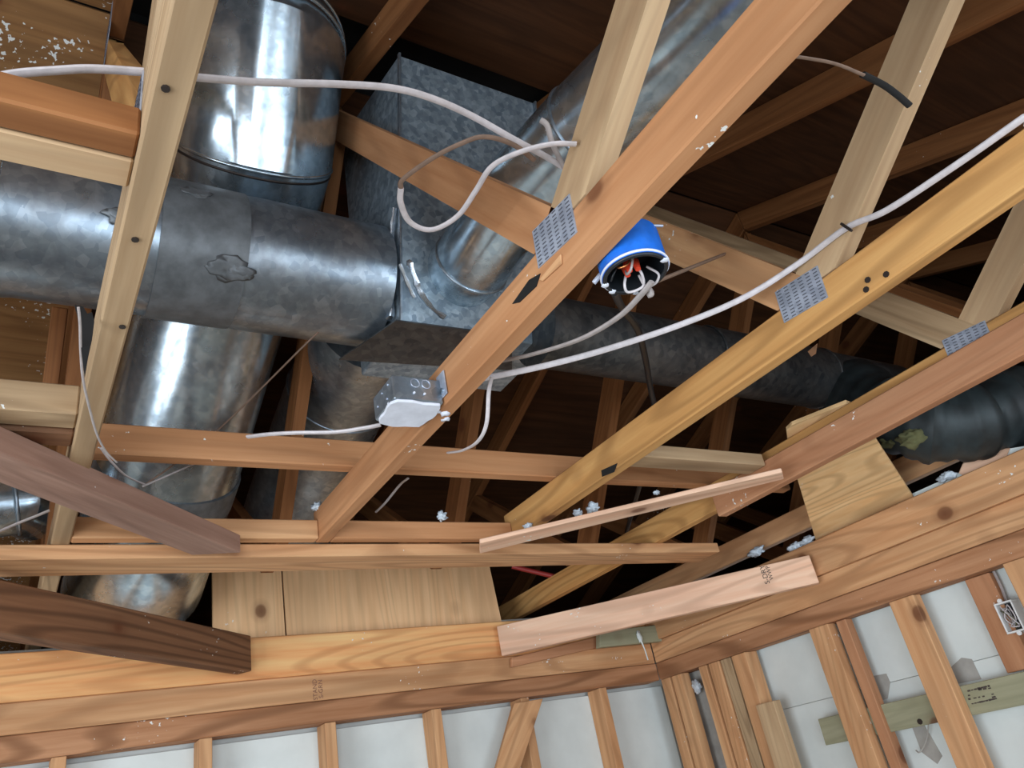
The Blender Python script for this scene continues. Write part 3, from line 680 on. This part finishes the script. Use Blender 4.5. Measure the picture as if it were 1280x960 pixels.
tube('wire', [V3(.02, -.005, .02), V3(.03, -.002, .0), V3(.036, -.012, -.008), V3(.018, -.028, -.006), V3(.002, -.016, .004), V3(.004, -.01, .02)], .0022, P_CABLE, 8, parent=bx, smooth=6)
tube('wire', [V3(.0, -.03, .02), V3(-.008, -.042, .002), V3(.008, -.046, -.004), V3(.02, -.036, -.002), V3(.012, -.02, .01)], .0020, P_CABLE, 8, parent=bx, smooth=6)
tube('wire', [V3(-.02, .01, .03), V3(-.01, .016, .0), V3(.004, .014, -.002), V3(.012, .006, .012)], .0020, P_CABLEG, 8, parent=bx, smooth=6)
tube('wire', [V3(.01, .03, .03), V3(.0, .034, .004), V3(-.01, .026, .002), V3(-.012, .01, .02)], .0016, P_COPPER, 8, parent=bx, smooth=6)
tube('wire', [V3(.03, .02, .03), V3(.03, .026, .002), V3(.016, .03, .004), V3(.01, .02, .02)], .0018, P_BLACK, 8, parent=bx, smooth=6)
tube('mounting_nail', [V3(-.03, .02, .066), V3(-.052, -.035, .062)], .0022, G_PLATE, 8, parent=bx)
tube('mounting_nail', [V3(.05, .022, .03), V3(.062, .03, .02)], .004, P_WHITE, 8, parent=bx)
blob('plaster_dab', V3(.030, -.052, -.004), (.007, .007, .010), P_CABLEG, bx, 2, .5, 1.5, 3)

# white switch box on the right wall
sb = empty('outlet_box', PY(1262, 770, YR-.08)); tag(sb, 'open white electrical box with tangled wires on the right wall', 'electrical box')
ctr = PY(1262, 771, YR-.05)
hx, hz = .027, .044
for (a, b, c_, d_) in ((-hx, hx, hz-.005, hz), (-hx, hx, -hz, -hz+.005), (-hx, -hx+.005, -hz+.005, hz-.005), (hx-.005, hx, -hz+.005, hz-.005)):
    box('box_side', (ctr.x+a, YR-.105, ctr.z+c_), (ctr.x+b, YR-.045, ctr.z+d_), P_GLASSFR, sb, .001)
box('shade_back', (ctr.x-hx+.005, YR-.108, ctr.z-hz+.005), (ctr.x+hx-.005, YR-.075, ctr.z+hz-.005), P_BLACK, sb, 0)  # black block fills the white box to paint the shade inside it
for s_ in (-1, 1): tube('box_ear', [(ctr.x+s_*.006, YR-.047, ctr.z+s_*(hz+.004)), (ctr.x+s_*.006, YR-.052, ctr.z+s_*(hz+.004))], .007, P_GLASSFR, 10, parent=sb)
for k in range(7):
    g = [Vector((ctr.x+random.uniform(-.018, .018), YR-.074+.024*math.sin(math.pi*j/3), ctr.z+random.uniform(-.034, .034))) for j in range(4)]
    tube('wire', g, .0018, (P_CABLE, P_CABLEG, P_CABLE, P_YELLOW)[k % 4], 7, parent=sb, smooth=5)
cable('electrical_cable', 'grey cable dropping down the right wall into the white box', [PY(1241, 712, YR-.09), PY(1252, 735, YR-.09), PY(1259, 755, YR-.085), PY(1261, 762, YR-.08)], .0045, P_CABLEG)
# green treated board between the right wall studs with its stamp
gb = prism('treated_board', [PY(1022, 899, YR-.047), PY(1032, 932, YR-.047), (.9, YR-.047, -.023), (.9, YR-.047, .059)], (0, -.022, 0), W_GREEN, (1, 0, 0), None, .002)
thing(gb, 'grey green treated board fixed level behind the right wall studs', 'board')
gp = lambda px, py: PY(px, py, YR-.0465)
ink = []
def stamp_marks(name, parent, rows, mat, xdir, up):
    """rows: (centre point, length, height) dashes of stamped lettering"""
    for c, l_, h_ in rows:
        mw = frame(xdir, up, c); boxes_mesh(name, [((0, 0, 0), (l_, h_, .0008))], mat, mw, parent)
rw = []
for x0_, y0_, x1_, y1_, n in ((1209, 864, 1238, 857, 7), (1222, 862, 1240, 860, 3), (1216, 873, 1232, 870, 3), (1214, 880, 1246, 873, 9), (1211, 867, 1212, 876, 2), (1240, 866, 1243, 873, 2)):
    for k in range(n):
        t = (k+.5)/n; rw.append((gp(x0_+(x1_-x0_)*t, y0_+(y1_-y0_)*t), .006+.006*random.random(), .003+.003*random.random()))
stamp_marks('stamp_mark', gb, rw, P_INK, Vector((1, 0, 0)), Vector((0, 1, 0)))
nail(gp(1150, 902), (0, 1, 0), gb, .009)

# stamps on plank and rim (lettering runs up the face)
def text(name, s, size, origin, xd, nrm, mat, parent):
    cu = D.curves.new(name, 'FONT'); cu.body = s; cu.size = size; cu.extrude = .0003; cu.align_x = 'CENTER'; cu.align_y = 'CENTER'
    tmp = D.objects.new('tmp', cu); COL.objects.link(tmp); bpy.context.view_layer.update()
    me = D.meshes.new_from_object(tmp.evaluated_get(bpy.context.evaluated_depsgraph_get())); D.objects.remove(tmp); D.curves.remove(cu)
    return link(name, me, mat, frame(xd, nrm, Vector(origin)), parent)
rimb = [c for c in wf.children if c.name.startswith('rim_board')][0]
text('stamp', 'STAND', .021, PX(394, 862, XFAR-.0048), Vector((0, 0, 1)), Vector((-1, 0, 0)), P_INKF, rimb)
text('stamp', 'S-GRN', .021, PX(401, 861, XFAR-.0048), Vector((0, 0, 1)), Vector((-1, 0, 0)), P_INKF, rimb)
fpn = -nn
def onpink(px, py): return PP(px, py, l0+fpn*.0008, nn)
text('stamp', 'S-DRY', .025, onpink(956, 718), Vector((0, 0, 1)), fpn, P_INK, pk)
text('stamp', 'WWP', .020, onpink(962, 716), Vector((0, 0, 1)), fpn, P_INK, pk)

# ------------------------------------------------------------------ insulation and plaster scraps
IG = 'blown insulation tufts'
for k, (px, py, z, s, lab) in enumerate(((398, 634, .78, .016, 'white insulation tuft on the long beam left of the orange chord'), (412, 641, .76, .012, 'small white insulation tuft against the lower end of the orange chord'),
        (552, 645, .75, .014, 'white insulation tuft on the pinkish blocking'), (741, 635, .70, .018, 'large white insulation tuft on the pale batten'), (722, 641, .69, .012, 'middle white insulation tuft on the pale batten'),
        (660, 658, .69, .012, 'white insulation tuft at the low end of the yellow chord'), (821, 616, .68, .008, 'tiny white tuft on the upper part of the pale batten'))):
    thing(blob('insulation_tuft', PZ(px, py, z), (s, s, s*.75), P_FLUFF, None, 3, .9, 2.2, k*3.1), lab, 'insulation', IG)
for k, (px, py, s, lab) in enumerate(((945, 690, .022, 'grey white rag of insulation at the brown chord above the pink plank'), (995, 683, .02, 'bluish insulation wad between plywood scrap and pink plank'), (1010, 676, .022, 'bluish insulation wad touching the plywood scrap'), (1183, 595, .018, 'insulation wad behind the broken lumber end'))):
    thing(blob('insulation_tuft', PY(px, py, YR-.02), (s*1.5, s*.6, s*.7), P_FLUFF, None, 3, .9, 2.0, k*1.7+20), lab, 'insulation', IG)
pd = blob('plaster_drip', PX(799, 795, 2.632), (.006, .012, .022), P_DRY, None, 3, .6, 1.8, 5)
thing(pd, 'white plaster drip on the grey green block', 'plaster')
tube('drip_string', [PX(801, 800, 2.63), PX(806, 812, 2.63), PX(810, 825, 2.63)], [.004, .0025, .003], P_DRY, 7, parent=pd)
thing(blob('wad', PY(871, 858, YR-.05), (.022, .012, .026), P_FLUFF, None, 3, .6, 2, 8), 'white crumpled wad between the corner studs', 'paper wad')
thing(prism('torn_flap', [PZ(1010, 440, .688), PZ(1022, 430, .688), PZ(1020, 442, .68), PZ(1014, 446, .68)], (0, 0, .0015), P_PAPER, (1, 0, 0), None, 0), 'small torn paper scrap under the yellow chord', 'torn paper')
